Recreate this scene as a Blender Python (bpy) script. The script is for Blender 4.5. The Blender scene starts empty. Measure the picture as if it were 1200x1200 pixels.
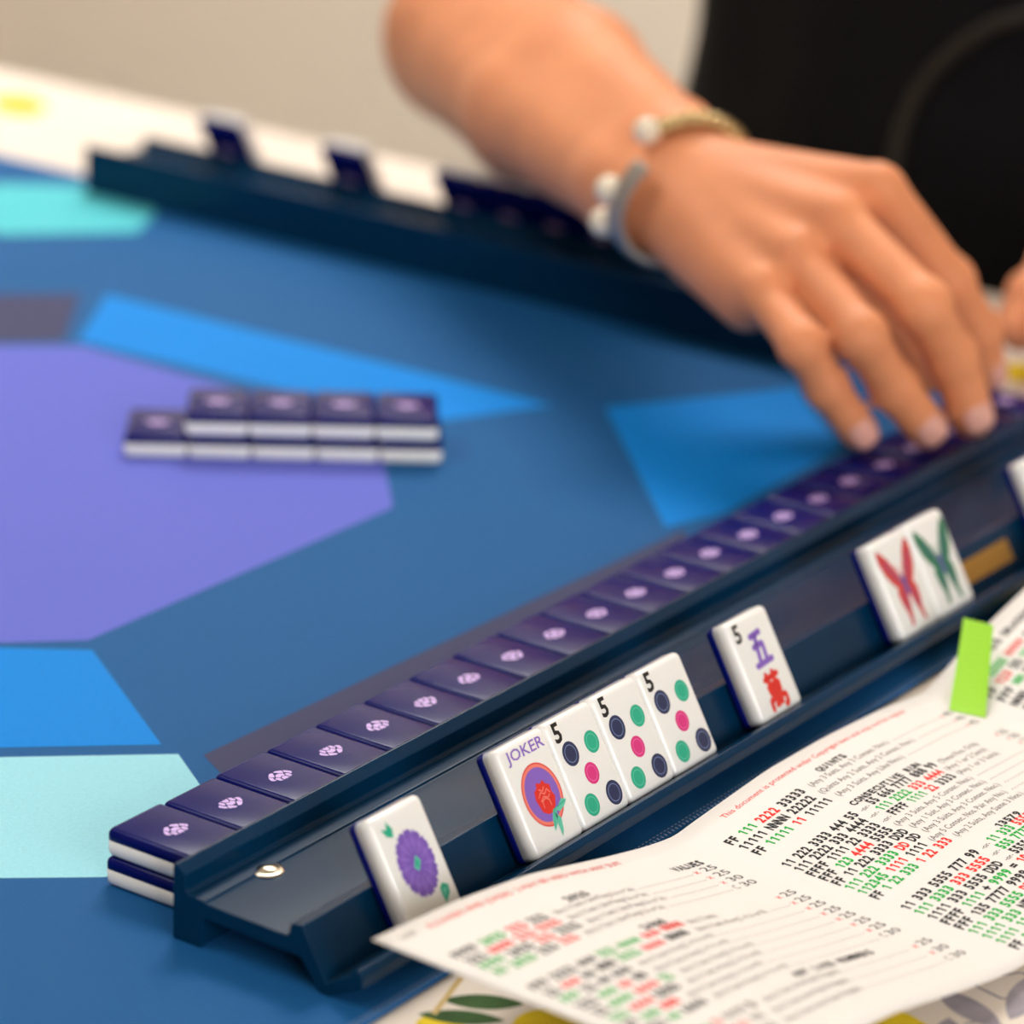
import bpy, bmesh, math, random
import numpy as np
from mathutils import Vector, Matrix

# ------------------------------------------------------------------ camera, light, exposure
# all lengths below are millimetres, turned into metres by S
S = 0.001
scene = bpy.context.scene
COL = scene.collection
YAW, EL, ROLL = 0.60102, 0.35965, 0.03855
CAM = (-669.39, -554.86, 441.93)
F_PX = 4333.5

cd = bpy.data.cameras.new('camera')
cam = bpy.data.objects.new('camera', cd)
COL.objects.link(cam)
fw = Vector((math.cos(YAW)*math.cos(EL), math.sin(YAW)*math.cos(EL), -math.sin(EL)))
rt = Vector((math.sin(YAW), -math.cos(YAW), 0))
up = rt.cross(fw)
cr, sr = math.cos(ROLL), math.sin(ROLL)
r2, u2 = rt*cr+up*sr, -rt*sr+up*cr
mw = Matrix(((r2.x, u2.x, -fw.x, CAM[0]*S), (r2.y, u2.y, -fw.y, CAM[1]*S), (r2.z, u2.z, -fw.z, CAM[2]*S), (0, 0, 0, 1)))
cam.matrix_world = mw
cd.sensor_width = 36
cd.sensor_fit = 'HORIZONTAL'
cd.lens = F_PX/1200*36
cd.clip_start = 0.02
cd.clip_end = 50
cd.dof.use_dof = True
cd.dof.focus_distance = 1.012
cd.dof.aperture_fstop = 7.6
cd.dof.aperture_blades = 0
scene.camera = cam
scene.view_settings.view_transform = 'Standard'
scene.view_settings.look = 'None'
scene.view_settings.gamma = 1
scene.view_settings.use_curve_mapping = False
scene.view_settings.exposure = 0.08

w = bpy.data.worlds.new('world')
scene.world = w
w.use_nodes = True
w.node_tree.nodes['Background'].inputs[0].default_value = (0.9, 0.85, 0.78, 1)
w.node_tree.nodes['Background'].inputs[1].default_value = 0.3


def lin(c):
    return tuple((v/255/12.92 if v/255 <= .04045 else ((v/255+.055)/1.055)**2.4) for v in c)


def area_light(name, loc, target, sx, sy, power, col):
    ld = bpy.data.lights.new(name, 'AREA')
    ld.shape = 'RECTANGLE'
    ld.size, ld.size_y = sx*S, sy*S
    ld.energy = power
    ld.color = col
    o = bpy.data.objects.new(name, ld)
    COL.objects.link(o)
    o.location = Vector(loc)*S
    d = Vector(target)-Vector(loc)
    o.rotation_euler = d.to_track_quat('-Z', 'Y').to_euler()
    return o


area_light('ceiling_light_main', (-350, 850, 1690), (250, 100, 0), 1000, 900, 15, (1.0, .975, .95))
area_light('fill_light_near', (-800, -1800, 700), (150, 0, 20), 1200, 800, 25, (.97, .98, 1.0))  # added unseen fill from the camera side, brightens the upright tile faces
area_light('wall_fill_far', (1750, 800, 1690), (2250, 650, -500), 900, 1500, 68, (1.0, .97, .94))  # added fill, no real fixture, aimed at the far wall to brighten it


# ------------------------------------------------------------------ materials
def mat(name, col, rough=.5, spec=.5, metal=0, coat=0, noise=0, nscale=200, bump=0, bscale=800, sss=0, trans=0, coatr=.05):
    m = bpy.data.materials.new(name)
    m.use_nodes = True
    nt = m.node_tree
    b = nt.nodes['Principled BSDF']
    c = lin(col)
    b.inputs['Base Color'].default_value = (*c, 1)
    b.inputs['Roughness'].default_value = rough
    b.inputs['Specular IOR Level'].default_value = spec
    b.inputs['Metallic'].default_value = metal
    b.inputs['Coat Weight'].default_value = coat
    b.inputs['Coat Roughness'].default_value = coatr
    if sss:
        b.inputs['Subsurface Weight'].default_value = sss
        b.inputs['Subsurface Radius'].default_value = (.006, .0025, .0015)
        b.inputs['Subsurface Scale'].default_value = 1.0
    if trans:
        b.inputs['Transmission Weight'].default_value = trans
    tc = nt.nodes.new('ShaderNodeTexCoord')
    if noise:
        n = nt.nodes.new('ShaderNodeTexNoise')
        n.inputs['Scale'].default_value = nscale
        n.inputs['Detail'].default_value = 4
        nt.links.new(tc.outputs['Object'], n.inputs['Vector'])
        r = nt.nodes.new('ShaderNodeValToRGB')
        r.color_ramp.elements[0].position = .3
        r.color_ramp.elements[1].position = .7
        r.color_ramp.elements[0].color = (*[v*(1-noise) for v in c], 1)
        r.color_ramp.elements[1].color = (*[min(1, v*(1+noise)) for v in c], 1)
        nt.links.new(n.outputs['Fac'], r.inputs[0])
        nt.links.new(r.outputs[0], b.inputs['Base Color'])
    if bump:
        n = nt.nodes.new('ShaderNodeTexNoise')
        n.inputs['Scale'].default_value = bscale
        n.inputs['Detail'].default_value = 3
        nt.links.new(tc.outputs['Object'], n.inputs['Vector'])
        bp = nt.nodes.new('ShaderNodeBump')
        bp.inputs['Strength'].default_value = bump
        bp.inputs['Distance'].default_value = .0005
        nt.links.new(n.outputs['Fac'], bp.inputs['Height'])
        nt.links.new(bp.outputs[0], b.inputs['Normal'])
    return m


M = {}
M['wall'] = mat('wall_paint', (232, 221, 206), .9, .2, noise=.02, nscale=3)
M['ceil'] = mat('ceiling_paint', (235, 230, 220), .9, .2)
M['floor'] = mat('floor_grey_boards', (150, 144, 138), .5, .4, noise=.1, nscale=8)
M['white'] = mat('tile_white_resin', (246, 244, 240), .22, .5, coat=.3, sss=.15)
M['blue'] = mat('tile_blue_resin', (3, 14, 98), .22, .14)
M['lav'] = mat('lavender_ink', (206, 172, 236), .45)
M['rack'] = mat('rack_navy_plastic', (3, 46, 76), .24, .15, noise=.05, nscale=30)
M['chrome'] = mat('rivet_metal', (200, 190, 172), .18, .5, metal=1)
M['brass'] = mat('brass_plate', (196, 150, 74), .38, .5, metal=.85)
M['purple'] = mat('ink_purple', (124, 88, 186), .4, noise=.12, nscale=900)
M['ipurple'] = mat('ink_violet', (136, 98, 196), .4)
M['lav2'] = mat('ink_light_purple', (164, 132, 212), .4)
M['green'] = mat('ink_green', (20, 176, 140), .35, coat=.3)
M['lgreen'] = mat('ink_light_green', (96, 200, 172), .35)
M['pink'] = mat('ink_pink', (224, 42, 130), .35, coat=.3)
M['lpink'] = mat('ink_light_pink', (240, 110, 170), .35)
M['navy'] = mat('ink_navy', (24, 38, 84), .35, coat=.3)
M['lnavy'] = mat('ink_navy_ring', (110, 128, 170), .35)
M['black'] = mat('ink_black', (14, 16, 20), .4)
M['red'] = mat('ink_red', (226, 44, 34), .4)
M['salmon'] = mat('ink_salmon', (244, 128, 112), .4)
M['bred'] = mat('butterfly_red', (206, 62, 62), .45, noise=.25, nscale=1200)
M['bgreen'] = mat('butterfly_green', (34, 120, 82), .45, noise=.3, nscale=1200)
M['bbody'] = mat('butterfly_body', (90, 84, 160), .45)
M['paper'] = mat('card_paper', (241, 236, 230), .7, .25)
M['tblack'] = mat('print_black', (34, 32, 34), .7, .2)
M['tgrey'] = mat('print_grey', (120, 112, 112), .7, .2)
M['tred'] = mat('print_red', (240, 44, 36), .7, .2)
M['tgreen'] = mat('print_green', (16, 178, 66), .7, .2)
M['sticky'] = mat('sticky_green', (158, 220, 40), .55, .3, trans=.0)
M['skin'] = mat('skin', (232, 152, 106), .55, .3, sss=.25, noise=.07, nscale=45, bump=.25, bscale=500)
M['nail'] = mat('nail_polish', (238, 176, 160), .2, .5, coat=.3)
M['dress'] = mat('black_dress', (9, 9, 12), .85, .2, noise=.2, nscale=60)
M['gold'] = mat('bracelet_gold', (196, 170, 120), .28, metal=.9)
M['silver'] = mat('bracelet_silver', (170, 162, 152), .45, metal=.7)
M['pearl'] = mat('pearl', (240, 226, 200), .2, coat=.6, sss=.2)
M['necklace'] = mat('dull_bronze', (34, 28, 20), .6)
M['chair'] = mat('chair_wood', (96, 66, 44), .5)
M['table'] = mat('table_board', (110, 100, 92), .6)
M['metal'] = mat('table_leg_metal', (90, 90, 94), .4, metal=.8)
M['cloth'] = mat('cloth_cream', (232, 220, 206), .85, .2, noise=.06, nscale=14, bump=.4, bscale=900)
M['lemon'] = mat('cloth_lemon', (226, 198, 40), .85, .2, noise=.15, nscale=60)
M['leaf'] = mat('cloth_leaf', (62, 92, 50), .85, .2, noise=.25, nscale=90)
M['branch_and_shade'] = mat('cloth_branch_and_shade', (164, 156, 164), .85, .2, noise=.2, nscale=90)
M['sand'] = mat('cloth_tan_stem', (206, 178, 120), .85, .2)
# mat colours
MATC = {'teal': (26, 92, 150), 'lilac': (102, 110, 206), 'azure': (0, 134, 224), 'aqua': (158, 222, 236),
        'slate': (68, 70, 104), 'cyan': (86, 196, 206), 'deep': (18, 48, 108)}
for k, v in MATC.items():
    M['m_'+k] = mat('mat_'+k, v, .7, .12, noise=.035, nscale=700, bump=.25, bscale=1600)
M['thread'] = mat('mat_stitching', (150, 170, 205), .8)


# ------------------------------------------------------------------ mesh helpers
class MB:
    """collects polygons (millimetres) with one material key each"""
    def __init__(self):
        self.v, self.f, self.m, self.sm = [], [], [], []

    def add(self, verts, faces, key, smooth=False):
        o = len(self.v)
        self.v.extend([tuple(p) for p in verts])
        for f in faces:
            self.f.append([i+o for i in f])
            self.m.append(key)
            self.sm.append(smooth)

    def box(self, x0, x1, y0, y1, z0, z1, key):
        v = [(x, y, z) for z in (z0, z1) for y in (y0, y1) for x in (x0, x1)]
        self.add(v, [(0, 2, 3, 1), (4, 5, 7, 6), (0, 1, 5, 4), (2, 6, 7, 3), (0, 4, 6, 2), (1, 3, 7, 5)], key)

    def poly(self, pts, z, key):
        self.add([(x, y, z) for x, y in pts], [list(range(len(pts)))], key)

    def ball(self, c, r, key, n=14, sc=(1, 1, 1)):
        v = [(c[0], c[1], c[2]+r*sc[2])]
        for i in range(1, n//2):
            t = math.pi*i/(n//2)
            for j in range(n):
                a = 2*math.pi*j/n
                v.append((c[0]+r*sc[0]*math.sin(t)*math.cos(a), c[1]+r*sc[1]*math.sin(t)*math.sin(a), c[2]+r*sc[2]*math.cos(t)))
        v.append((c[0], c[1], c[2]-r*sc[2]))
        f = [(0, 1+j, 1+(j+1) % n) for j in range(n)]
        for i in range(n//2-2):
            for j in range(n):
                a, b = 1+i*n+j, 1+i*n+(j+1) % n
                f.append((a, a+n, b+n, b))
        L = len(v)-1
        f += [(L, 1+(n//2-2)*n+(j+1) % n, 1+(n//2-2)*n+j) for j in range(n)]
        self.add(v, f, key, True)

    def tube(self, path, r, key, n=8, closed=False):
        P = [Vector(p) for p in path]
        v, f = [], []
        m = len(P)
        prev = None
        for i, p in enumerate(P):
            t = (P[(i+1) % m]-P[i-1]) if closed else (P[min(i+1, m-1)]-P[max(i-1, 0)])
            t.normalize()
            if prev is None:
                a = Vector((0, 0, 1)) if abs(t.z) < .9 else Vector((1, 0, 0))
                e = a.cross(t).normalized()
            else:
                e = (prev-t*prev.dot(t)).normalized()
            prev = e
            g = t.cross(e)
            rr = r[i] if isinstance(r, (list, tuple)) else r
            for j in range(n):
                an = 2*math.pi*j/n
                v.append(tuple(p+e*(rr*math.cos(an))+g*(rr*math.sin(an))))
        for i in range(m if closed else m-1):
            for j in range(n):
                a, b = i*n+j, i*n+(j+1) % n
                c, d = ((i+1) % m)*n+(j+1) % n, ((i+1) % m)*n+j
                f.append((a, b, c, d))
        if not closed:
            f.append(list(range(n))[::-1])
            f.append([(m-1)*n+j for j in range(n)])
        self.add(v, f, key, True)

    def build(self, name, parent=None, origin=(0, 0, 0)):
        keys = list(dict.fromkeys(self.m))
        me = bpy.data.meshes.new(name)
        me.from_pydata([((x-origin[0])*S, (y-origin[1])*S, (z-origin[2])*S) for x, y, z in self.v], [], self.f)
        for k in keys:
            me.materials.append(M[k])
        for p, k, s in zip(me.polygons, self.m, self.sm):
            p.material_index = keys.index(k)
            p.use_smooth = s
        o = bpy.data.objects.new(name, me)
        COL.objects.link(o)
        if parent:
            o.parent = parent
        else:
            o.location = Vector(origin)*S
        return o


def tag(o, label, cat, group=None, kind=None):
    o['label'] = label
    o['category'] = cat
    if group:
        o['group'] = group
    if kind:
        o['kind'] = kind
    return o


def thing(name, label, cat, loc=(0, 0, 0), rot=(0, 0, 0), group=None):
    o = bpy.data.objects.new(name, None)
    COL.objects.link(o)
    o.empty_display_size = .01
    o.location = Vector(loc)*S
    o.rotation_euler = rot
    return tag(o, label, cat, group)


def struct(o):
    o['kind'] = 'structure'
    return o


def dup(root, loc, rot=None, label=None, group=None):
    r = root.copy()
    COL.objects.link(r)
    r.location = Vector(loc)*S
    if rot is not None:
        r.rotation_euler = rot
    if label:
        r['label'] = label
    if group:
        r['group'] = group
    for ch in root.children:
        c = ch.copy()
        COL.objects.link(c)
        c.parent = r
    return r


def from_bm(bm, name, mats, parent=None, smooth=True):
    me = bpy.data.meshes.new(name)
    bm.to_mesh(me)
    bm.free()
    for k in mats:
        me.materials.append(M[k])
    if smooth:
        me.polygons.foreach_set('use_smooth', [True]*len(me.polygons))
    o = bpy.data.objects.new(name, me)
    COL.objects.link(o)
    if parent:
        o.parent = parent
    return o


def bevel_mod(o, wdt=.4, seg=2, ang=30):
    b = o.modifiers.new('bevel', 'BEVEL')
    b.width = wdt*S
    b.segments = seg
    b.limit_method = 'ANGLE'
    b.angle_limit = math.radians(ang)
    b.harden_normals = False
    for p in o.data.polygons:
        p.use_smooth = True
    try:
        o.data.set_sharp_from_angle(angle=math.radians(35))
    except Exception:
        pass
    return o


# ------------------------------------------------------------------ flat lettering (polygons of the built-in font)
_tc = {}


def text2d(s, bold=.0):
    k = (s, bold)
    if k in _tc:
        return _tc[k]
    cu = bpy.data.curves.new('t', 'FONT')
    cu.body = s
    cu.size = 1
    cu.resolution_u = 2
    cu.offset = bold
    o = bpy.data.objects.new('t', cu)
    COL.objects.link(o)
    dg = bpy.context.evaluated_depsgraph_get()
    dg.update()
    me = bpy.data.meshes.new_from_object(o.evaluated_get(dg))
    v = [(p.co.x, p.co.y) for p in me.vertices]
    f = [list(p.vertices) for p in me.polygons]
    bpy.data.objects.remove(o)
    bpy.data.curves.remove(cu)
    bpy.data.meshes.remove(me)
    xs = [p[0] for p in v] or [0, 1]
    x0, x1 = min(xs), max(xs)
    v = [(x-x0, y) for x, y in v]
    _tc[k] = (v, f, x1-x0)
    return _tc[k]


def put_text(mb, s, x0, y0, height, width, key, fn, bold=0.0):
    """lettering starting at x0 on baseline y0; cap height and total width given; fn maps (x, y) to 3-D"""
    v, f, wd = text2d(s, bold)
    sy = height/.69
    sx = width/wd
    mb.add([fn(x0+x*sx, y0+y*sy) for x, y in v], f, key)


def ell(cx, cy, rx, ry, n=28, a0=0):
    return [(cx+rx*math.cos(a0+2*math.pi*i/n), cy+ry*math.sin(a0+2*math.pi*i/n)) for i in range(n)]


def stroke(mb, pts, wd, z, key):
    """brush stroke: polygon strip around a 2-D polyline, with pointed-round ends"""
    for (x0, y0), (x1, y1) in zip(pts, pts[1:]):
        L = math.hypot(x1-x0, y1-y0) or 1
        dx, dy = (x1-x0)/L, (y1-y0)/L
        nx, ny = -dy*wd/2, dx*wd/2
        e = wd*.35
        mb.poly([(x0-dx*e, y0-dy*e), (x0-nx, y0-ny), (x1-nx, y1-ny), (x1+dx*e, y1+dy*e), (x1+nx, y1+ny), (x0+nx, y0+ny)][::1], z, key)
        z += .004


# ------------------------------------------------------------------ the room
def room():
    x0, x1, y0, y1, z0, z1 = -2400, 2300, -2400, 2400, -750, 1750
    t = 80
    for nm, b, k in (('floor', (x0, x1, y0, y1, z0-t, z0), 'floor'), ('ceiling', (x0, x1, y0, y1, z1, z1+t), 'ceil'),
                     ('wall_far', (x1, x1+t, y0, y1, z0, z1), 'wall'), ('wall_near', (x0-t, x0, y0, y1, z0, z1), 'wall'),
                     ('wall_left', (x0, x1, y1, y1+t, z0, z1), 'wall'), ('wall_right', (x0, x1, y0-t, y0, z0, z1), 'wall')):
        m = MB()
        m.box(*b, k)
        struct(m.build(nm))
    m = MB()
    m.box(x1-14, x1, y0, y1, z0, z0+90, 'ceil')
    struct(m.build('baseboard_far'))
    m = MB()
    m.box(x0, x1-14, y1-14, y1, z0, z0+90, 'ceil')
    struct(m.build('baseboard_left'))


room()

# ------------------------------------------------------------------ table and cloth
TX0, TX1, TY0, TY1 = -250, 641, -250, 690
tb = thing('folding_table', 'square table hidden under the lemon print cloth', 'table', (195, 220, -750))
m = MB()
m.box(TX0+4, TX1-4, TY0+4, TY1-4, -30, -4.2, 'table')
m.build('table_top', tb, (195, 220, -750))
for sx in (TX0+50, TX1-80):
    for sy in (TY0+50, TY1-80):
        m = MB()
        m.tube([(sx+15, sy+15, -30), (sx+15, sy+15, -750)], 13, 'metal', 12)
        m.build('leg', tb, (195, 220, -750))


def tablecloth():
    m = MB()
    x0, x1, y0, y1 = TX0-3, TX1+1, TY0-3, TY1+1
    n = 44
    gx = [x0+(x1-x0)*i/n for i in range(n+1)]
    gy = [y0+(y1-y0)*i/n for i in range(n+1)]
    v = [(x, y, -2.0) for y in gy for x in gx]
    f = [(j*(n+1)+i, j*(n+1)+i+1, (j+1)*(n+1)+i+1, (j+1)*(n+1)+i) for j in range(n) for i in range(n)]
    m.add(v, f, 'cloth')
    # underside
    m.add([(x, y, -4.0) for x, y in ((x0, y0), (x1, y0), (x1, y1), (x0, y1))], [(3, 2, 1, 0)], 'cloth')
    # hanging sides, rippled
    per = [(x, y0) for x in gx[:-1]]+[(x1, y) for y in gy[:-1]]+[(x, y1) for x in gx[:0:-1]]+[(x0, y) for y in gy[:0:-1]]
    rows = [(-2, 0), (-4, 2), (-20, 4), (-60, 7), (-100, 9), (-132, 11)]
    cx, cy = (x0+x1)/2, (y0+y1)/2
    vv = []
    for z, amp in rows:
        for k, (x, y) in enumerate(per):
            d = Vector((x-cx, y-cy))
            nx = (1 if abs(x-x1) < 1 else -1 if abs(x-x0) < 1 else 0)
            ny = (1 if abs(y-y1) < 1 else -1 if abs(y-y0) < 1 else 0)
            o = amp*(.6+.5*math.sin(k*.75)+.25*math.sin(k*.31+1)) if amp else 0
            vv.append((x+nx*o, y+ny*o, z))
    P = len(per)
    ff = [(r*P+k, (r+1)*P+k, (r+1)*P+(k+1) % P, r*P+(k+1) % P) for r in range(len(rows)-1) for k in range(P)]
    m.add(vv, ff, 'cloth', True)
    # printed lemons, leaves and stems
    zz = [-1.96]

    def lemon(cx, cy, r, a):
        zz[0] += .0006
        p = []
        for i in range(26):
            t = 2*math.pi*i/26
            rr = r*(1+.16*math.cos(2*t)**5)
            x, y = rr*1.22*math.cos(t), rr*.92*math.sin(t)
            p.append((cx+x*math.cos(a)-y*math.sin(a), cy+x*math.sin(a)+y*math.cos(a)))
        m.poly(p, zz[0], 'lemon')

    def leaf(cx, cy, L, wd, a, key='leaf'):
        zz[0] += .0006
        p = []
        for i in range(12):
            t = i/12
            p.append((L*(t-.5), wd*math.sin(math.pi*t)**.8))
        for i in range(12):
            t = 1-i/12
            p.append((L*(t-.5), -wd*math.sin(math.pi*t)**.8))
        m.poly([(cx+x*math.cos(a)-y*math.sin(a), cy+x*math.sin(a)+y*math.cos(a)) for x, y in p], zz[0], key)

    def stem(pts, wd, key):
        for a, b in zip(pts, pts[1:]):
            zz[0] += .0003
            d = Vector((b[0]-a[0], b[1]-a[1])).normalized()*wd/2
            m.poly([(a[0]+d.y, a[1]-d.x), (b[0]+d.y, b[1]-d.x), (b[0]-d.y, b[1]+d.x), (a[0]-d.y, a[1]+d.x)], zz[0], key)
    # the ones the photo shows near the rack's end
    lemon(-6.5, -84, 7.5, .4)
    leaf(13, -84, 21, 4.0, -1.0)
    leaf(3, -84.5, 22, 3.8, -1.05)
    stem([(20, -72), (10, -75), (0, -78)], 1.6, 'sand')
    lemon(9, -105, 11, .2)
    leaf(28, -120, 26, 5, .6)
    # under the card's lower edge
    lemon(62, -176, 11, .5)
    lemon(122, -190, 9, 1.2)
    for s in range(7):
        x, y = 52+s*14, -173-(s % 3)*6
        stem([(x, y), (x+6, y-4), (x+4, y-13), (x+12, y-20)], 1.0, 'branch_and_shade')
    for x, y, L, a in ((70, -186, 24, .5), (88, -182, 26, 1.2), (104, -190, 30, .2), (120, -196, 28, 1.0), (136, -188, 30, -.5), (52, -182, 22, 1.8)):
        leaf(x, y, L, 4.5, a, 'branch_and_shade')  # grey leaf print, partly standing in for the card's shadow on the cloth
    # far strip and everywhere else under and around
    lemon(598, 606, 15, 1.0)
    lemon(548, 590, 10, .2)
    lemon(560, 44, 16, 1.9)
    rnd = random.Random(4)
    for i in range(120):
        x, y = rnd.uniform(TX0+30, TX1-25), rnd.uniform(TY0+30, TY1-25)
        if -130 < x < 524 and -70 < y < 606:
            continue
        if x > 520 and -50 < y < 575:
            continue
        if -40 < x < 210 and y > -225:
            continue
        a = rnd.uniform(0, 6)
        lemon(x, y, rnd.uniform(9, 14), a)
        leaf(x+22*math.cos(a+1), y+22*math.sin(a+1), 28, 6, a+.6)
        leaf(x+24*math.cos(a+2.4), y+24*math.sin(a+2.4), 30, 6, a+2)
        stem([(x, y), (x+18*math.cos(a+4), y+18*math.sin(a+4)), (x+40*math.cos(a+4.4), y+40*math.sin(a+4.4))], 1.4, 'branch_and_shade')
    o = m.build('tablecloth')
    tag(o, 'cream tablecloth printed with yellow lemons and green leaves, under the blue mat', 'tablecloth')


tablecloth()


# ------------------------------------------------------------------ playing mat
def playing_mat():
    m = MB()
    x0, x1, y0, y1, r = -128, 522, -69.5, 605, 26
    out = []
    for cx, cy, a0 in ((x1-r, y1-r, 0), (x0+r, y1-r, 90), (x0+r, y0+r, 180), (x1-r, y0+r, 270)):
        for i in range(9):
            a = math.radians(a0+i*90/8)
            out.append((cx+r*math.cos(a), cy+r*math.sin(a)))
    n = len(out)
    cx, cy = (x0+x1)/2, (y0+y1)/2

    def ring(d, z):
        return [(cx+(x-cx)*(1-d/300), cy+(y-cy)*(1-d/300), z) for x, y in out]
    v = ring(.3, -1.6)+ring(0, -1.2)+ring(0, -.6)+ring(.7, 0)
    f = [(k*n+i, k*n+(i+1) % n, (k+1)*n+(i+1) % n, (k+1)*n+i) for k in range(3) for i in range(n)]
    m.add(v, f, 'm_teal')
    m.poly([(a, b) for a, b, c in ring(.7, 0)], 0, 'm_teal')
    m.add(ring(.3, -1.6), [list(range(n))[::-1]], 'm_teal')
    z = .05
    P = [
        ('m_lilac', [(123, 144.5), (277, 143), (338, 196), (339, 338), (319, 362), (283, 398), (126, 398), (70, 340), (70, 198)]),
        ('m_azure', [(101, 161.5), (118, 138.5), (78, 77), (46, 112), (20, 137), (62, 190)]),
        ('m_aqua', [(42, 106.5), (76, 69), (62, 48), (40, 20), (3, 33), (-15, 54), (-60, 96), (-30, 150), (8, 138)]),
        ('m_azure', [(412, 147), (322, 62), (346, 54), (431, 57), (477, 105)]),
        ('m_azure', [(395, 374), (343, 343), (354, 187), (401, 162.5)]),
        ('m_slate', [(79, 63), (73, 52), (90, 30), (310, 30), (330, 52), (322, 56.3), (100, 57)]),
        ('m_slate', [(367, 405), (388.5, 382), (339, 347), (306, 380), (330, 412)]),
        ('m_cyan', [(486, 515), (520, 468), (497, 435), (469, 422), (428, 462), (440, 510)]),
        ('m_slate', [(412, 160), (436, 180), (436, 360), (412, 378)]),
        ('m_azure', [(70, 470), (330, 470), (300, 445), (100, 445)]),
        ('m_slate', [(-8, 150), (-32, 180), (-32, 380), (-8, 400)]),
        ('m_aqua', [(-60, 430), (0, 520), (-30, 560), (-100, 500)]),
    ]
    # the long grey panel by the near rack is only its own strip
    P[5] = ('m_slate', [(80, 63), (73, 50), (92, 33), (305, 33), (323, 56)])
    del P[8]
    for k, pts in P:
        m.poly(pts, z, k)
        z += .004
    # stitched hem
    for i in range(0, 320):
        x = x0+30+i*1.85
        if x > x1-30:
            break
        m.poly([(x, y0+2.0), (x+.9, y0+2.0), (x+.9, y0+2.4), (x, y0+2.4)], .06, 'thread')
        m.poly([(x, y0+.1), (x+.45, y0+.1), (x+.75, y0+1.3), (x+.3, y0+1.3)], .06, 'thread')
    o = m.build('playing_mat')
    tag(o, 'blue playing mat with purple, azure, aqua and grey geometric shapes', 'mat')


playing_mat()

# ------------------------------------------------------------------ mahjong tiles
TW, TL, TT = 22.0, 30.0, 8.25     # width, length, thickness
SPLIT = .6                       # white part of the thickness


def rounded_slab(keep_low):
    bm = bmesh.new()
    bmesh.ops.create_cube(bm, size=1)
    for v in bm.verts:
        v.co = Vector((v.co.x*(TW-.12), v.co.y*(TL-.1), (v.co.z+.5)*TT))*S
    bmesh.ops.bevel(bm, geom=list(bm.edges), offset=1.9*S, segments=5, profile=.5, affect='EDGES')
    # second, broad softening across the face edges
    pl = Vector((0, 0, SPLIT*TT*S))
    res = bmesh.ops.bisect_plane(bm, geom=bm.verts[:]+bm.edges[:]+bm.faces[:], plane_co=pl, plane_no=(0, 0, 1),
                                 clear_outer=keep_low, clear_inner=not keep_low)
    ed = [e for e in res['geom_cut'] if isinstance(e, bmesh.types.BMEdge)]
    bmesh.ops.contextual_create(bm, geom=ed)
    return bm


def slab_parts(mb, keep_low, key):
    bm = rounded_slab(keep_low)
    bm.verts.ensure_lookup_table()
    v = [tuple(x.co/S) for x in bm.verts]
    f = [[q.index for q in p.verts] for p in bm.faces]
    bm.free()
    n0 = len(mb.f)
    mb.add(v, f, key, True)
    for i, p in enumerate(f):
        if len(p) > 12:
            mb.sm[n0+i] = False


# emblem on the back: a peony of separate petals (about 8.5 mm wide)
def emblem(mb, z):
    pet = [
        [(-4.3, .2), (-3.7, -1.0), (-3.0, -1.7), (-2.5, -.6), (-3.1, .3), (-3.0, 1.2), (-3.9, .9)],
        [(4.3, .2), (3.7, -1.0), (3.0, -1.7), (2.5, -.6), (3.1, .3), (3.0, 1.2), (3.9, .9)],
        [(-2.8, -1.9), (-1.2, -2.9), (-.2, -2.6), (-.9, -1.5), (-1.9, -.5), (-2.3, -.9)],
        [(2.8, -1.9), (1.2, -2.9), (.2, -2.6), (.9, -1.5), (1.9, -.5), (2.3, -.9)],
        [(-1.6, -.3), (-.7, -1.2), (.7, -1.2), (1.6, -.3), (1.0, .8), (0, .3), (-1.0, .8)],
        [(-2.7, .3), (-1.9, .0), (-1.3, .9), (-1.7, 2.3), (-2.6, 1.9)],
        [(2.7, .3), (1.9, .0), (1.3, .9), (1.7, 2.3), (2.6, 1.9)],
        [(-.9, 1.1), (0, .6), (.9, 1.1), (1.2, 2.4), (.3, 2.0), (0, 2.7), (-.3, 2.0), (-1.2, 2.4)],
    ]
    for p in pet:
        mb.poly([(x, y*1.05) for x, y in p], z, 'lav')


def make_tile(name, label, art=None, group=None, logo=True, flip=False):
    """local frame: white face down at z=0, blue back up; art is drawn for the face"""
    t = thing(name, label, 'tile', group=group)
    mb = MB()
    slab_parts(mb, False, 'blue')
    if logo:
        emblem(mb, TT+.03)
    mb.build('tile_back', t)
    mb = MB()
    slab_parts(mb, True, 'white')
    if art:
        a = MB()
        art(a)
        # art is given in (u right, v up) seen from outside the face (z=0, looking up): mirror u
        o = len(mb.v)
        for x, y, z in a.v:
            mb.v.append((-x, y, -.03-z))
        for f, k in zip(a.f, a.m):
            mb.f.append([i+o for i in f][::-1])
            mb.m.append(k)
            mb.sm.append(False)
    mb.build('tile_face', t)
    return t


ORD = ['first', 'second', 'third', 'fourth', 'fifth', 'sixth', 'seventh', 'eighth', 'ninth', 'tenth', 'eleventh', 'twelfth',
       'thirteenth', 'fourteenth', 'fifteenth', 'sixteenth', 'seventeenth', 'eighteenth', 'nineteenth', 'twentieth',
       'twenty-first', 'twenty-second']
base_tile = make_tile('mahjong_tile', 'x')
used = [False]


def plain(loc, rot, label, group):
    if not used[0]:
        used[0] = True
        base_tile.location = Vector(loc)*S
        base_tile.rotation_euler = rot
        base_tile['label'] = label
        base_tile['group'] = group
        return base_tile
    return dup(base_tile, loc, rot, label, group)


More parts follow.
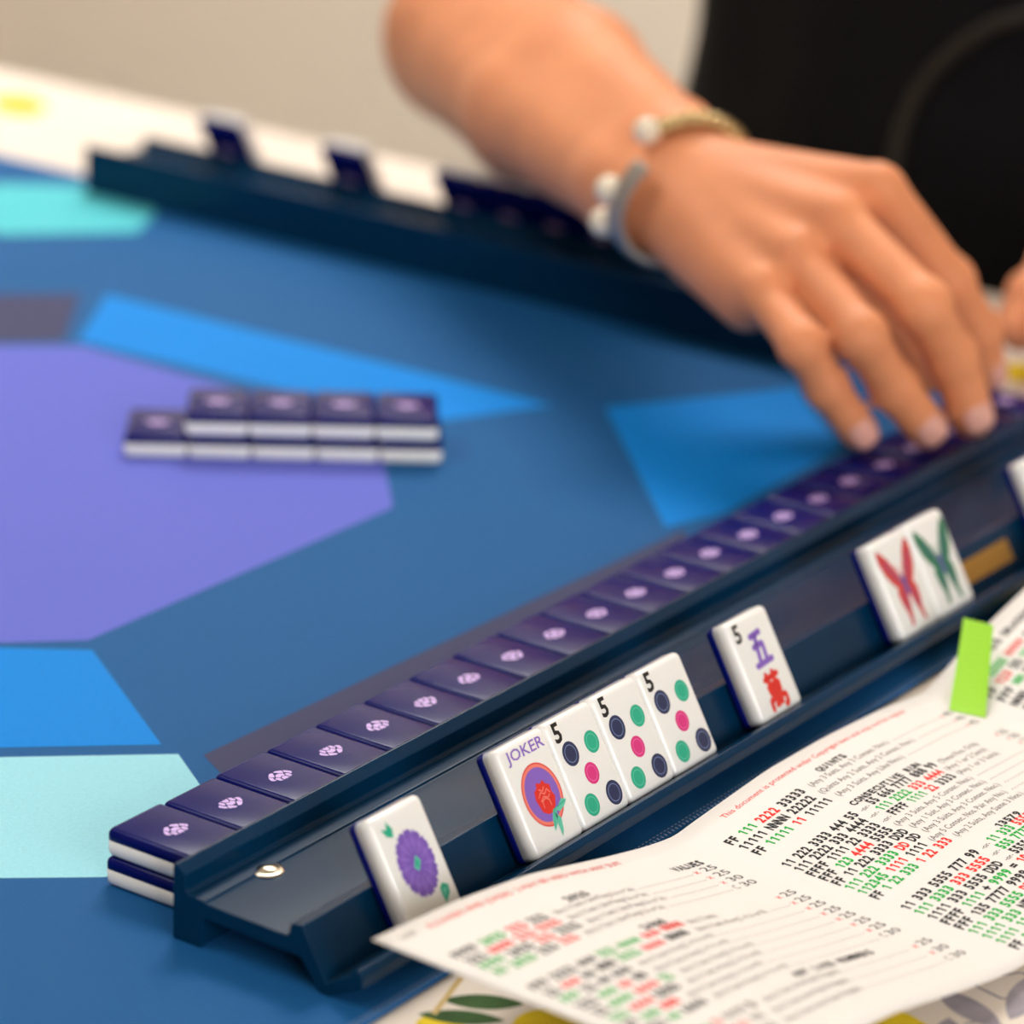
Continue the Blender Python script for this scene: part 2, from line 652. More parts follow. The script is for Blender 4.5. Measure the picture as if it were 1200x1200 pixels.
NW = 22
rj = random.Random(2)
for k in range(NW):
    rz = (math.pi if k % 2 == 0 else 0)
    if k in (0, 2):
        rz = math.pi
    lab = ('navy face-down tile at the near left end of the wall, on top' if k == 0 else
           'navy face-down tile with lavender flower, %s from the left end of the wall top' % ORD[k])
    plain(((k+.5)*TW+rj.uniform(-.1, .1), TL/2+rj.uniform(-.35, .35), TT), (0, 0, rz), lab, 'tiles in the top row of the wall')
for k in range(NW):
    lab = ('white-edged navy tile lying on the mat at the wall\'s near left end, lowest' if k == 0 else
           'navy tile in the bottom row of the wall, covered by the tile above')
    plain(((k+.5)*TW+rj.uniform(-.1, .1)-(.5 if k == 0 else 0), TL/2+rj.uniform(-.2, .2)+(.6 if k == 0 else 0), 0), (0, 0, math.pi*(k % 2)), lab,
          'covered tiles in the bottom row of the wall')

# the short stack in the middle of the mat
SX, SY, STH = 255.04, 244.46, math.radians(-53.0)


def stk(a, b):
    c, s = math.cos(STH), math.sin(STH)
    return SX+a*c-b*s, SY+a*s+b*c


for i in range(5):
    x, y = stk((i+.5)*22.3, TL/2)
    plain((x, y, .08), (0, 0, STH+math.pi*(i % 2)), 'lower tile of the short stack in the purple area, %s from the left' % ORD[i],
          'lower tiles of the stack on the purple area')
for i in range(4):
    x, y = stk((i+1.5)*22.2-1, TL/2)
    plain((x, y, TT+.1), (0, 0, STH+math.pi*(i % 2)), 'upper tile of the short stack in the purple area, %s from the left' % ORD[i],
          'upper tiles of the stack on the purple area')


# --- face art, u right / v up, millimetres from the tile's middle
def digit5(a, x, y, h=5.0):
    put_text(a, '5', x-1.7, y-h/2, h, 3.3, 'black', lambda X, Y: (X, Y, 0), bold=.028)


def art_flower(a):
    n = 13
    for ring, (rx, ry, z, key) in enumerate([(7.0, 8.7, 0, 'purple'), (5.3, 6.6, .01, 'ipurple'), (3.9, 4.8, .02, 'purple')]):
        for i in range(n):
            t = 2*math.pi*(i+.5*ring)/n
            d = .31
            p = [(0, 0), (rx*.8*math.cos(t-d), ry*.8*math.sin(t-d)), (rx*.97*math.cos(t-d*.6), ry*.97*math.sin(t-d*.6)),
                 (rx*1.0*math.cos(t-d*.1), ry*1.0*math.sin(t-d*.1)), (rx*.95*math.cos(t+d*.2), ry*.95*math.sin(t+d*.2)),
                 (rx*1.02*math.cos(t+d*.5), ry*1.02*math.sin(t+d*.5)), (rx*.8*math.cos(t+d), ry*.8*math.sin(t+d))]
            a.poly(p, z+.0005*i, key)
    for i in range(n):
        t = 2*math.pi*(i+.5)/n
        stroke(a, [(2.6*math.cos(t), 3.2*math.sin(t)), (6.2*math.cos(t+.05), 7.8*math.sin(t+.05))], .22, .032, 'lav2')
    a.poly([(-1.6, -.6), (-.3, -2.0), (1.6, .2), (.4, 2.0)], .04, 'lgreen')
    a.poly([(-1.0, -.4), (-.2, -1.4), (1.0, .2), (.3, 1.4)], .045, 'green')
    a.poly([(-4.4, 8.3), (-6.6, 9.0), (-7.8, 11.4), (-5.9, 10.7), (-5.2, 12.6), (-3.7, 10.4)], .01, 'green')
    a.poly([(4.2, -8.2), (5.6, -7.2), (7.6, -8.2), (7.2, -10.2), (4.6, -12.2), (4.2, -10.0)], .01, 'green')
    a.poly([(5.0, -8.6), (6.8, -8.6), (5.0, -11.2)], .012, 'lgreen')


def art_joker(a):
    put_text(a, 'JOKER', -8.0, 10.2, 2.9, 16.6, 'ipurple', lambda X, Y: (X, Y, 0), bold=.012)
    c = (.2, -.7)
    a.poly(ell(*c, 7.9, 8.4, 40), 0, 'red')
    a.poly(ell(*c, 7.55, 8.05, 40), .01, 'salmon')
    a.poly(ell(*c, 6.7, 7.15, 40), .02, 'ipurple')
    r = (.6, -1.6)
    rose = [(-3.4, .4), (-2.9, 2.2), (-1.8, 2.6), (-1.3, 3.8), (.2, 3.3), (1.3, 3.9), (2.0, 2.7), (3.2, 2.2), (3.0, .6), (3.6, -.8), (2.6, -2.6),
            (1.0, -3.8), (-.8, -3.9), (-2.6, -2.8), (-3.0, -1.2)]
    a.poly([(r[0]+x*1.12, r[1]+y*1.12) for x, y in rose], .03, 'red')
    for pts in ([(-2.4, .5), (-1.0, 1.6), (.4, .8), (1.8, 1.8), (2.6, .6)], [(-1.9, -.6), (-.4, .4), (1.2, -.4), (2.2, .2)],
                [(-1.6, -2.4), (-1.5, -.7), (0, -.2), (1.3, -1.0), (1.4, -2.6)], [(-1.2, 2.4), (0, 1.7), (1.0, 2.6)]):
        stroke(a, [(r[0]+x, r[1]+y) for x, y in pts], .32, .036, 'salmon')
    for pts in ([(1.6, -5.3), (4.0, -5.2), (6.4, -3.8), (8.2, -4.6), (6.6, -5.8), (4.2, -6.6)],
                [(1.8, -5.2), (.2, -7.4), (-.6, -10.6), (1.2, -9.2), (2.6, -7.2), (3.0, -5.8)],
                [(2.0, -6.0), (3.6, -8.2), (2.8, -11.0), (1.6, -12.6), (1.5, -9.2)]):
        a.poly(pts, .045, 'lgreen')
    stroke(a, [(2.0, -5.4), (5.2, -5.1), (7.4, -4.7)], .25, .052, 'green')
    stroke(a, [(1.9, -5.6), (1.0, -7.6), (0, -9.8)], .25, .052, 'green')


def dot(a, x, y, r, c1, c2):
    a.poly(ell(x, y, r, r), 0, c1)
    a.poly(ell(x, y, r*.74, r*.74), .01, c2)
    a.poly(ell(x, y, r*.66, r*.66), .02, c1)


def art_dots(a):
    digit5(a, -7.1, 11.3)
    dot(a, -5.0, 4.8, 3.3, 'navy', 'lnavy')
    dot(a, 5.6, -9.6, 3.3, 'navy', 'lnavy')
    dot(a, 4.9, 4.9, 3.0, 'green', 'lgreen')
    dot(a, -4.7, -9.5, 3.0, 'green', 'lgreen')
    dot(a, .1, -2.3, 2.9, 'pink', 'lpink')


def art_crak(a):
    digit5(a, -7.0, 10.9)
    for p in ([(-2.4, 8.4), (3.2, 8.9)], [(.2, 8.4), (-.6, 4.8), (-1.4, .9)], [(-2.4, 5.3), (2.4, 5.7), (1.9, .9)], [(-3.9, .2), (4.6, .6)]):
        stroke(a, p, 1.75, 0, 'ipurple')
    for p in ([(-3.4, -4.2), (3.8, -3.6)], [(-1.8, -2.6), (-1.6, -5.2)], [(1.6, -2.4), (1.4, -5.0)], [(-2.6, -6.2), (2.8, -5.8), (2.4, -8.4), (-2.2, -8.6), (-2.6, -6.2)],
              [(-2.4, -7.3), (2.6, -7.1)], [(.1, -5.8), (0, -11.6)], [(-3.9, -12.8), (-3.6, -10.0), (4.0, -9.8), (3.9, -12.4), (2.4, -12.8)], [(-1.8, -11.8), (1.8, -11.2)]):
        stroke(a, p, 1.7, .005, 'red')


def butterfly(key):
    def art(a):
        for s in (-1, 1):
            a.poly([(s*.3, .8), (s*1.6, 3.8), (s*4.4, 8.8), (s*7.6, 12.0), (s*9.2, 11.8), (s*9.4, 8.4), (s*8.2, 4.4), (s*6.2, 1.4), (s*4.4, -.4), (s*.6, -2.2)], .0, key)
            a.poly([(s*.3, -.4), (s*4.2, .4), (s*5.6, -2.0), (s*5.2, -5.4), (s*4.2, -8.2), (s*4.4, -12.3), (s*3.0, -12.0), (s*2.2, -9.2), (s*1.2, -6.4), (s*.4, -3.2)], .01, key)
            stroke(a, [(s*.6, 0), (s*3.6, 3.4), (s*6.8, 8.2)], .45, .02, 'bbody')
            stroke(a, [(s*.6, -1), (s*2.6, -3.6), (s*3.2, -7.4)], .4, .02, 'bbody')
            stroke(a, [(s*.2, 2.4), (s*1.0, 4.6), (s*2.2, 6.2)], .3, .02, key)
        a.poly(ell(0, -.2, .9, 3.4, 16), .03, 'bbody')
    return art


# --- standing tiles: back against the slope of the rack (60 degrees), base on the trough
ALPHA = math.radians(60)


def standing(t, xc, dv=0.0, lift=0.0, frame='near', sc=(1.035, 1.06, 1.03), yaw=0.0):
    """tile local: x across, y long side, z from face (0) to back (TT)"""
    base = Vector((0, -53.5, 3.6))
    vdir = Vector((0, math.cos(ALPHA), math.sin(ALPHA)))
    nrm = Vector((0, -math.sin(ALPHA), math.cos(ALPHA)))        # out of the slope, towards the player
    L = TL*sc[1]
    c = base+vdir*(L/2+.6+dv)+nrm*(TT*sc[2]+.12+lift)
    c.x = xc
    # columns: local x -> -X, local y -> vdir, local z -> -nrm
    R = Matrix(((-1, 0, 0), (0, vdir.y, vdir.z), (0, -nrm.y, -nrm.z))).transposed()
    mwt = Matrix.Translation(c) @ R.to_4x4()
    if frame == 'far':
        mwt = Matrix.Translation(Vector(FAR_ORG)) @ Matrix.Rotation(math.pi/2, 4, 'Z') @ mwt
    loc, rot, _ = mwt.decompose()
    t.location = loc*S
    t.rotation_euler = rot.to_euler()
    t.scale = sc
    return t


FAR_ORG = (496.5, 0, 0)
GR = 'tiles standing face out in the near rack'
standing(make_tile('mahjong_tile', 'white tile with purple chrysanthemum standing alone at the near end of the rack', art_flower), 26.0)
standing(make_tile('mahjong_tile', 'white JOKER tile with red rose in a purple circle, standing in the rack', art_joker), 81.3, lift=.5)
d0 = make_tile('mahjong_tile', 'white five dot tile standing directly right of the JOKER tile', art_dots, group=GR)
standing(d0, 104.6)
d1 = dup(d0, (0, 0, 0), label='middle of the three white five dot tiles standing in the rack')
standing(d1, 127.5, lift=-.05)
d2 = dup(d0, (0, 0, 0), label='rightmost of the three white five dot tiles standing in the rack')
standing(d2, 150.4, lift=-.1)
standing(make_tile('mahjong_tile', 'white tile with black 5 and purple and red characters standing in the rack', art_crak), 196.8)
standing(make_tile('mahjong_tile', 'white tile with red butterfly standing in the rack', butterfly('bred')), 279.8)
standing(make_tile('mahjong_tile', 'white tile with green butterfly standing beside the red butterfly tile', butterfly('bgreen')), 303.0)
pr = make_tile('mahjong_tile', 'white tile cut by the right edge of the photo, standing in the near rack', None)
standing(pr, 379.5)
for k, yy in enumerate((433, 366, 306, 283, 260, 237, 214)):
    lab = ['navy tile back standing alone nearest the left end of the far rack', 'navy tile back standing alone in the far rack, second from its left end'][k] if k < 2 else \
        'navy tile back in the far rack\'s group, %s from the group\'s left end' % ORD[k-2]
    t = dup(base_tile, (0, 0, 0), label=lab, group='tiles standing in the far rack')
    standing(t, yy, frame='far')


# ------------------------------------------------------------------ racks
def rack(label, loc, rz, details):
    t = thing('tile_rack', label, 'tile rack', loc, (0, 0, rz))
    prof = [(-3.5, .1), (-3.5, 21.2), (-4.6, 21.5), (-7.7, 19.2), (-7.7, 15.0), (-8.7, 14.0), (-14.0, 13.7), (-14.3, 13.2), (-40.6, 12.9), (-41.4, 13.4), (-41.9, 16.6),
            (-45.6, 17.2), (-53.5, 3.5), (-61.4, 8.1), (-60.9, 9.2), (-63.4, 10.3), (-65.0, 8.9), (-65.0, 5.6), (-54.6, .1), (-51.4, .1),
            (-45.2, 8.2), (-13.2, 8.9), (-12.6, .1)]
    xa, xb = (-12.5, 478) if details else (112, 478)
    n = len(prof)
    m = MB()
    v = [(xa, y, z) for y, z in prof]+[(xb, y, z) for y, z in prof]
    f = [(i, (i+1) % n, n+(i+1) % n, n+i) for i in range(n)]+[list(range(n))[::-1], list(range(n, 2*n))]
    m.add(v, f, 'rack')
    o = m.build('rack_body', t)
    bm = bmesh.new()
    bm.from_mesh(o.data)
    bmesh.ops.recalc_face_normals(bm, faces=bm.faces)
    bm.to_mesh(o.data)
    bm.free()
    bevel_mod(o, .55, 3, 25)
    for x in ((12.5, 452) if details else (138, 452)):
        r = MB()
        pts = []
        N = 24
        rings = [(4.4, .3), (4.1, .75), (3.4, .55), (3.0, .75), (2.0, 1.25), (.6, 1.45)]
        vv = [(x+a*math.cos(2*math.pi*i/N), -14.6+a*math.sin(2*math.pi*i/N), 13.05+z) for a, z in rings for i in range(N)]
        ff = [(k*N+i, k*N+(i+1) % N, (k+1)*N+(i+1) % N, (k+1)*N+i) for k in range(len(rings)-1) for i in range(N)]
        ff.append([(len(rings)-1)*N+i for i in range(N)])
        r.add(vv, ff, 'chrome', True)
        r.build('rivet', t)
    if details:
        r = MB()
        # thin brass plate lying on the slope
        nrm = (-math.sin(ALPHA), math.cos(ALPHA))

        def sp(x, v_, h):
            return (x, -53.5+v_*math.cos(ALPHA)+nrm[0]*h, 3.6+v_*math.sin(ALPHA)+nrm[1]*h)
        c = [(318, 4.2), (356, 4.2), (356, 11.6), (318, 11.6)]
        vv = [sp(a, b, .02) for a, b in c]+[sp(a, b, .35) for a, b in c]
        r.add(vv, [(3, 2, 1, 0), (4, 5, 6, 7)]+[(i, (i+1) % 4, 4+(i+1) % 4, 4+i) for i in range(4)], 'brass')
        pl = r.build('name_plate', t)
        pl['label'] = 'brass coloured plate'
    return t


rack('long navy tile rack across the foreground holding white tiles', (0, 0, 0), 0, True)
rack('blurred dark navy tile rack at the far side of the mat', FAR_ORG, math.pi/2, False)

# ------------------------------------------------------------------ the folded score card
KX = [-60, -26, 10, 41, 75, 95, 104, 110, 114, 120, 136, 160, 192, 225, 243, 249, 252, 257, 268, 289, 313, 345, 400]
KZ = [30, 29, 25.7, 21, 12.7, 8.2, 6.6, 5.8, 5.75, 6.3, 7.2, 8.5, 7.6, 5.2, 2.6, 1.7, 1.7, 3.0, 6.5, 11.7, 16.4, 22, 31]


def cardz(x, y):
    return float(np.interp(x, KX, KZ))-.027*(-77-y)


def score_card():
    m = MB()
    x0, x1, y0, y1 = -25.5, 388, -185.5, -77.2
    xs = sorted(set([x0+(x1-x0)*i/110 for i in range(111)]+[110., 112., 250., 252.]))
    ys = [y0+(y1-y0)*i/16 for i in range(17)]
    nx, ny = len(xs), len(ys)
    # gentle smoothing of the height
    def hz(x, y):
        s = 0
        for d, wt in ((-6, .15), (-3, .2), (0, .3), (3, .2), (6, .15)):
            q = x+d
            near = min(abs(x-112), abs(x-250.5))
            s += wt*cardz(x+d*min(1, near/8), y)
        return s
    global card_h
    card_h = hz
    v = [(x, y, hz(x, y)) for y in ys for x in xs]+[(x, y, hz(x, y)-.32) for y in ys for x in xs]
    N = nx*ny
    f = []
    for j in range(ny-1):
        for i in range(nx-1):
            a = j*nx+i
            f.append((a, a+1, a+nx+1, a+nx))
            f.append((N+a, N+a+nx, N+a+nx+1, N+a+1))
    for i in range(nx-1):
        f.append((i, N+i, N+i+1, i+1))
        a = (ny-1)*nx+i
        f.append((a, a+1, N+a+1, N+a))
    for j in range(ny-1):
        a = j*nx
        f.append((a, a+nx, N+a+nx, N+a))
        a = j*nx+nx-1
        f.append((a, N+a, N+a+nx, a+nx))
    m.add(v, f, 'paper', True)

    def fn(x, y):
        return (x, y, hz(x, y)+.06)
    CH = {'r': 'tred', 'g': 'tgreen', 'k': 'tblack', 'y': 'tgrey'}

    def row(x, y, segs, cw=2.42, h=2.95, bold=.045):
        """segments (colour, string) set one after another on a row, one glyph per cell"""
        for c, s in segs:
            for ch in s:
                if ch == '1':
                    g = [(.52, 0), (.84, 0), (.84, 1), (.6, 1), (.2, .82), (.27, .64), (.52, .75)]
                    m.add([fn(x+a*cw*.92, y+b*h) for a, b in g], [list(range(7))], CH[c])
                elif ch != ' ':
                    wd = text2d(ch, bold)[2]
                    sx = min(cw*.93, wd*cw*1.65)
                    put_text(m, ch, x+.05*cw+(cw*.9-sx)/2, y, h, sx, CH[c], fn, bold)
                x += cw
            x += .75*cw
        return x

    def thin(x, y, s, wd, c='y', h=2.2):
        put_text(m, s, x, y, h, wd, CH[c], fn, 0)

    def dots(x, xe, y):
        while x < xe:
            m.add([fn(x, y), fn(x+.45, y), fn(x+.45, y+.45), fn(x, y+.45)], [(0, 1, 2, 3)], 'tgrey')
            x += 1.5

    # panel two (middle), left column begins at x=116, values near x=238
    thin(128, -83.2, 'This document is protected under Copyright laws and may not be copied', 101, 'r', 1.9)
    row(169.0, -89.2, [('k', 'QUINTS')], 2.6, 2.3)
    y = -92.7
    for segs, cap, val in (
            ([('k', 'FF'), ('g', '111'), ('r', '2222'), ('k', '33333')], '(Any 3 Suits, Any 3 Consec. Nos.)', '40'),
            ([('k', '11111'), ('k', 'NNNN'), ('k', '22222')], '(Quints Any 2 Suits, Any 2 Consec. Nos.)', '40'),
            ([('k', 'FF'), ('g', '11111'), ('r', '11'), ('k', '11111')], '(Any 3 Suits, Any Like Nos.)', '45')):
        xe = row(116.4, y, segs, 2.42)
        thin(xe+1.5, y, cap, len(cap)*1.32)
        dots(xe+len(cap)*1.32+4, 233, y)
        thin(234.5, y, 'x', 1.6, 'r')
        thin(237.2, y, val, 4.6, 'k', 2.4)
        y -= 4.4
    row(156.5, -107.7, [('k', 'CONSECUTIVE RUN')], 2.55, 2.2)
    y = -111.3
    D = [
        ([('k', '11'), ('k', '222'), ('k', '3333'), ('k', '444'), ('k', '55')], [('k', '55'), ('k', '666'), ('k', '7777'), ('k', '888'), ('k', '99')], '(These Nos. Only)'),
        ([('k', '111'), ('k', '2222'), ('k', '333'), ('k', '4444')], [('g', '111'), ('g', '2222'), ('r', '333'), ('r', '4444')], '(Any 1 or 2 Suits)'),
        ([('k', 'FFFF'), ('k', '1111'), ('k', '22'), ('k', '3333')], [('k', 'FFFF'), ('g', '1111'), ('r', '22'), ('k', '3333')], '(Any 1 or 3 Suits)'),
        ([('k', 'FFF'), ('g', '123'), ('r', '4444'), ('k', '5555')], None, '(Any 3 Suits, Any 5 Consec. Nos.)'),
        ([('k', 'FF'), ('k', '11'), ('k', '222'), ('k', '3333'), ('k', 'DDD')], None, '(Any 1 Suit, Any 3 Consec. Nos.)'),
        ([('g', '111'), ('g', '222'), ('g', '3333'), ('r', 'DD'), ('k', 'DD')], None, '(Any 3 Suits, Any 3 Consec. Nos.)'),
        ([('g', '112345'), ('r', '1111'), ('k', '1111')], None, '(Any 5 Consec. Nos. Pair Any No.)'),
        ([('k', 'FF'), ('g', '1'), ('g', '22'), ('g', '333'), ('r', '1'), ('r', '22'), ('r', '333')], None, '(Any 2 Suits, Any Same 3 Nos.)'),
    ]
    for segs, second, cap in D:
        xe = row(115.5, y, segs, 2.22)
        if second:
            thin(xe+.2, y, '-or-', 4.4, 'y', 1.8)
            xe = row(xe+5.6, y, second, 2.22)
            thin(xe+.5, y, cap, min(len(cap)*1.3, 230-xe))
        else:
            thin(xe+1.0, y, cap, min(len(cap)*1.3, 228-xe))
            dots(xe+len(cap)*1.3+4, 233, y)
        thin(234.5, y, 'x', 1.6, 'r')
        thin(237.2, y, '25', 4.6, 'k', 2.4)
        y -= 3.95
    row(172, -145.0, [('k', '13579')], 2.7, 2.3)
    y = -148.2
    E_ = [
        ([('k', '11'), ('k', '333'), ('k', '5555'), ('k', '777'), ('k', '99')], [('g', '11'), ('g', '333'), ('r', '5555')]),
        ([('g', '111'), ('g', '3333'), ('r', '333'), ('r', '5555')], [('g', '555'), ('g', '7777')]),
        ([('k', '1111'), ('k', '333'), ('k', '5555'), ('k', 'DDD')], [('k', '5555'), ('k', '777')]),
        ([('k', 'FFFF'), ('g', '1111'), ('k', '+'), ('g', '9999'), ('k', '='), ('r', '10')], None),
        ([('k', 'FFF'), ('k', '135'), ('k', '7777'), ('k', '9999')], [('k', 'FFF')]),
        ([('g', '111'), ('g', '333'), ('g', '5555'), ('r', 'DDD')], None),
        ([('g', '1111'), ('g', '333'), ('k', 'NEWS'), ('r', '333')], None),
        ([('g', '1111'), ('g', '1111'), ('r', '33')], None),
        ([('k', 'FF'), ('g', '1111'), ('r', '3333')], None),
    ]
    for segs, second in E_:
        xe = row(115.5, y, segs, 2.34)
        if second:
            thin(xe+.2, y, '-or-', 4.2, 'y', 1.8)
            row(xe+5.4, y, second, 2.3)
        y -= 4.06
    # panel one (left); values column near its right side
    thin(-20, -82.6, 'USE', 6, 'y', 1.8)
    thin(-9, -83.3, 'FLOWERS AND JOKERS  2 MAY BE USED WITH ANY SUIT', 86, 'r', 2.2)
    row(86.3, -94.2, [('k', 'VALUES')], 2.4, 2.6)
    row(33.5, -95.0, [('k', '2025')], 2.6, 2.6)
    y = -98.2
    P1 = [[('k', 'FFFF'), ('g', '2025'), ('r', '222'), ('k', '222')], [('k', '222'), ('r', '0000'), ('r', '222'), ('r', '5555')], [('g', 'FFFF'), ('k', '2025'), ('r', '222'), ('k', '2222')],
          [('g', 'FF'), ('g', '2025'), ('k', '222'), ('r', '222')]]
    for i, segs in enumerate(P1):
        xe = row(-19, y, segs, 2.42)
        thin(xe+1.5, y, '(Any 3 Suits, Like Pungs 2s or 5s)', 36)
        dots(xe+40, 88, y)
        thin(90, y, 'C' if i == 3 else 'x', 2.2, 'y' if i == 3 else 'r', 2.4)
        thin(94.5, y, '30' if i > 1 else '25', 6.4, 'k', 2.6)
        y -= 4.2
    row(34, -118.0, [('k', '2468')], 2.6, 2.6)
    y = -121.4
    Q = [
        [('k', 'FFF'), ('k', '2222'), ('k', '444'), ('g', '222'), ('g', '4444'), ('r', '666'), ('r', '8888')],
        [('k', '22'), ('r', '444'), ('k', '66'), ('k', '888'), ('g', '2222'), ('r', '6666'), ('k', '8888')],
        [('g', 'FFF'), ('k', '22'), ('k', '44'), ('k', '666')], [('k', '222'), ('g', '444'), ('r', '66'), ('k', '88')],
        [('k', '22'), ('g', '4444'), ('r', '6666'), ('g', '22')], [('g', '222'), ('r', '4444'), ('k', 'DDDD')], [('k', 'FF'), ('g', '246'), ('r', '888')], [('k', '2222'), ('g', '44'), ('k', '6666')]]
    for i, segs in enumerate(Q):
        xe = row(-19.5, y, segs, 2.35)
        if xe < 48:
            thin(xe+2, y, '(Any 3 Suits, Kong 2, 4, 6 or 8)', 34)
            dots(xe+38, 92, y)
        else:
            thin(xe+.5, y, '(Any 2 Suits)', 13)
        thin(94.0, y, 'C' if i == 7 else 'x', 2.2, 'y' if i == 7 else 'r', 2.4)
        thin(97.6, y, '30' if i == 7 else '25', 6.0, 'k', 2.6)
        y -= 4.55
    row(40, -158.4, [('k', 'ANY LIKE NUMBERS')], 2.5, 2.4)
    y = -162.2
    for i, segs in enumerate([[('g', 'FF'), ('g', '1111'), ('r', 'D'), ('k', '1111'), ('k', 'D')], [('k', 'FFFF'), ('g', '11'), ('r', '111'), ('k', '11')], [('k', 'FF'), ('g', '111'), ('r', '111'), ('k', '11')]]):
        xe = row(-19.5, y, segs, 2.35)
        thin(xe+2, y, '(Any 3 Suits, Any Opp. Dragons)', 36)
        dots(xe+40, 92, y)
        thin(94.5, y, 'C' if i == 2 else 'x', 2.2, 'y' if i == 2 else 'r', 2.4)
        thin(98.2, y, '25' if i == 0 else '30', 6.0, 'k', 2.6)
        y -= 5.0
    # panel three (right)
    row(272, -85.4, [('k', 'WINDS'), ('k', 'DRAGONS')], 2.6, 2.6)
    y = -91.8
    R_ = [[('k', 'NNN'), ('g', 'EEEE'), ('r', 'WWWW'), ('k', 'SSS')], [('k', 'FF'), ('r', '123'), ('k', 'DD'), ('g', 'DDD'), ('k', 'DDDD')],
          [('k', 'FFF'), ('g', 'NN'), ('k', 'EE'), ('k', 'WWW'), ('k', 'SSSS')], [('k', 'NNN'), ('g', '1111'), ('k', '1111'), ('k', 'SSS')],
          [('k', 'EEE'), ('g', '2222'), ('k', '2222'), ('k', 'WWW')], [('k', 'FF'), ('k', 'NNNN'), ('g', 'DD'), ('k', 'SSSS')]]
    for segs in R_:
        row(258, y, segs, 2.4)
        y -= 4.5
    row(288, -121, [('k', '369')], 2.6, 2.6)
    y = -125
    for k in range(10):
        row(258, y, R_[k % 6], 2.4)
        y -= 4.5
    o = m.build('score_card')
    tag(o, 'white folded card printed with red, green and black numbers in front of the rack', 'card')


score_card()


def sticky():
    m = MB()
    # root on the third panel, tip lifted and leaning towards the far side
    A, B = Vector((243.0, -90.3, card_h(243.0, -90.3)+.3)), Vector((246.5, -100.8, card_h(246.5, -100.8)+.3))
    C_, D_ = Vector((275.5, -76.0, 18.2)), Vector((276.2, -86.0, 18.2))
    n = 14
    v = []
    for i in range(n+1):
        t = i/n
        z = 0
        for a, b in ((A, C_), (B, D_)):
            p = a.lerp(b, t)
            gz = card_h(p.x, p.y)+.3
            p.z = max(gz, a.z+(b.z-a.z)*(t**1.15))
            v.append(p)
    v = [tuple(p) for p in v]
    N = len(v)
    v2 = [(x, y, z-.15) for x, y, z in v]
    f = [(2*i, 2*i+2, 2*i+3, 2*i+1) for i in range(n)]+[(N+2*i, N+2*i+1, N+2*i+3, N+2*i+2) for i in range(n)]
    f += [(2*i, N+2*i, N+2*i+2, 2*i+2) for i in range(n)]+[(2*i+1, 2*i+3, N+2*i+3, N+2*i+1) for i in range(n)]
    f += [(0, 1, N+1, N), (2*n, N+2*n, N+2*n+1, 2*n+1)]
    m.add(v+v2, f, 'sticky')
    o = m.build('sticky_flag')
    tag(o, 'bright green sticky page flag sticking out from the score card', 'sticky note')


sticky()

# ------------------------------------------------------------------ the player (signed distance body, meshed)
def V3(*a):
    return np.array(a, dtype=np.float32)


def cone(P, a, b, r1, r2):
    a, b = np.asarray(a, np.float32), np.asarray(b, np.float32)
    ba = b-a
    t = np.clip(((P-a)@ba)/max(1e-6, float(ba@ba)), 0, 1)
    return np.linalg.norm(P-a-t[:, None]*ba, axis=1)-(r1+(r2-r1)*t)


def smin(a, b, k):
    h = np.clip(.5+.5*(b-a)/k, 0, 1)
    return b+(a-b)*h-k*h*(1-h)


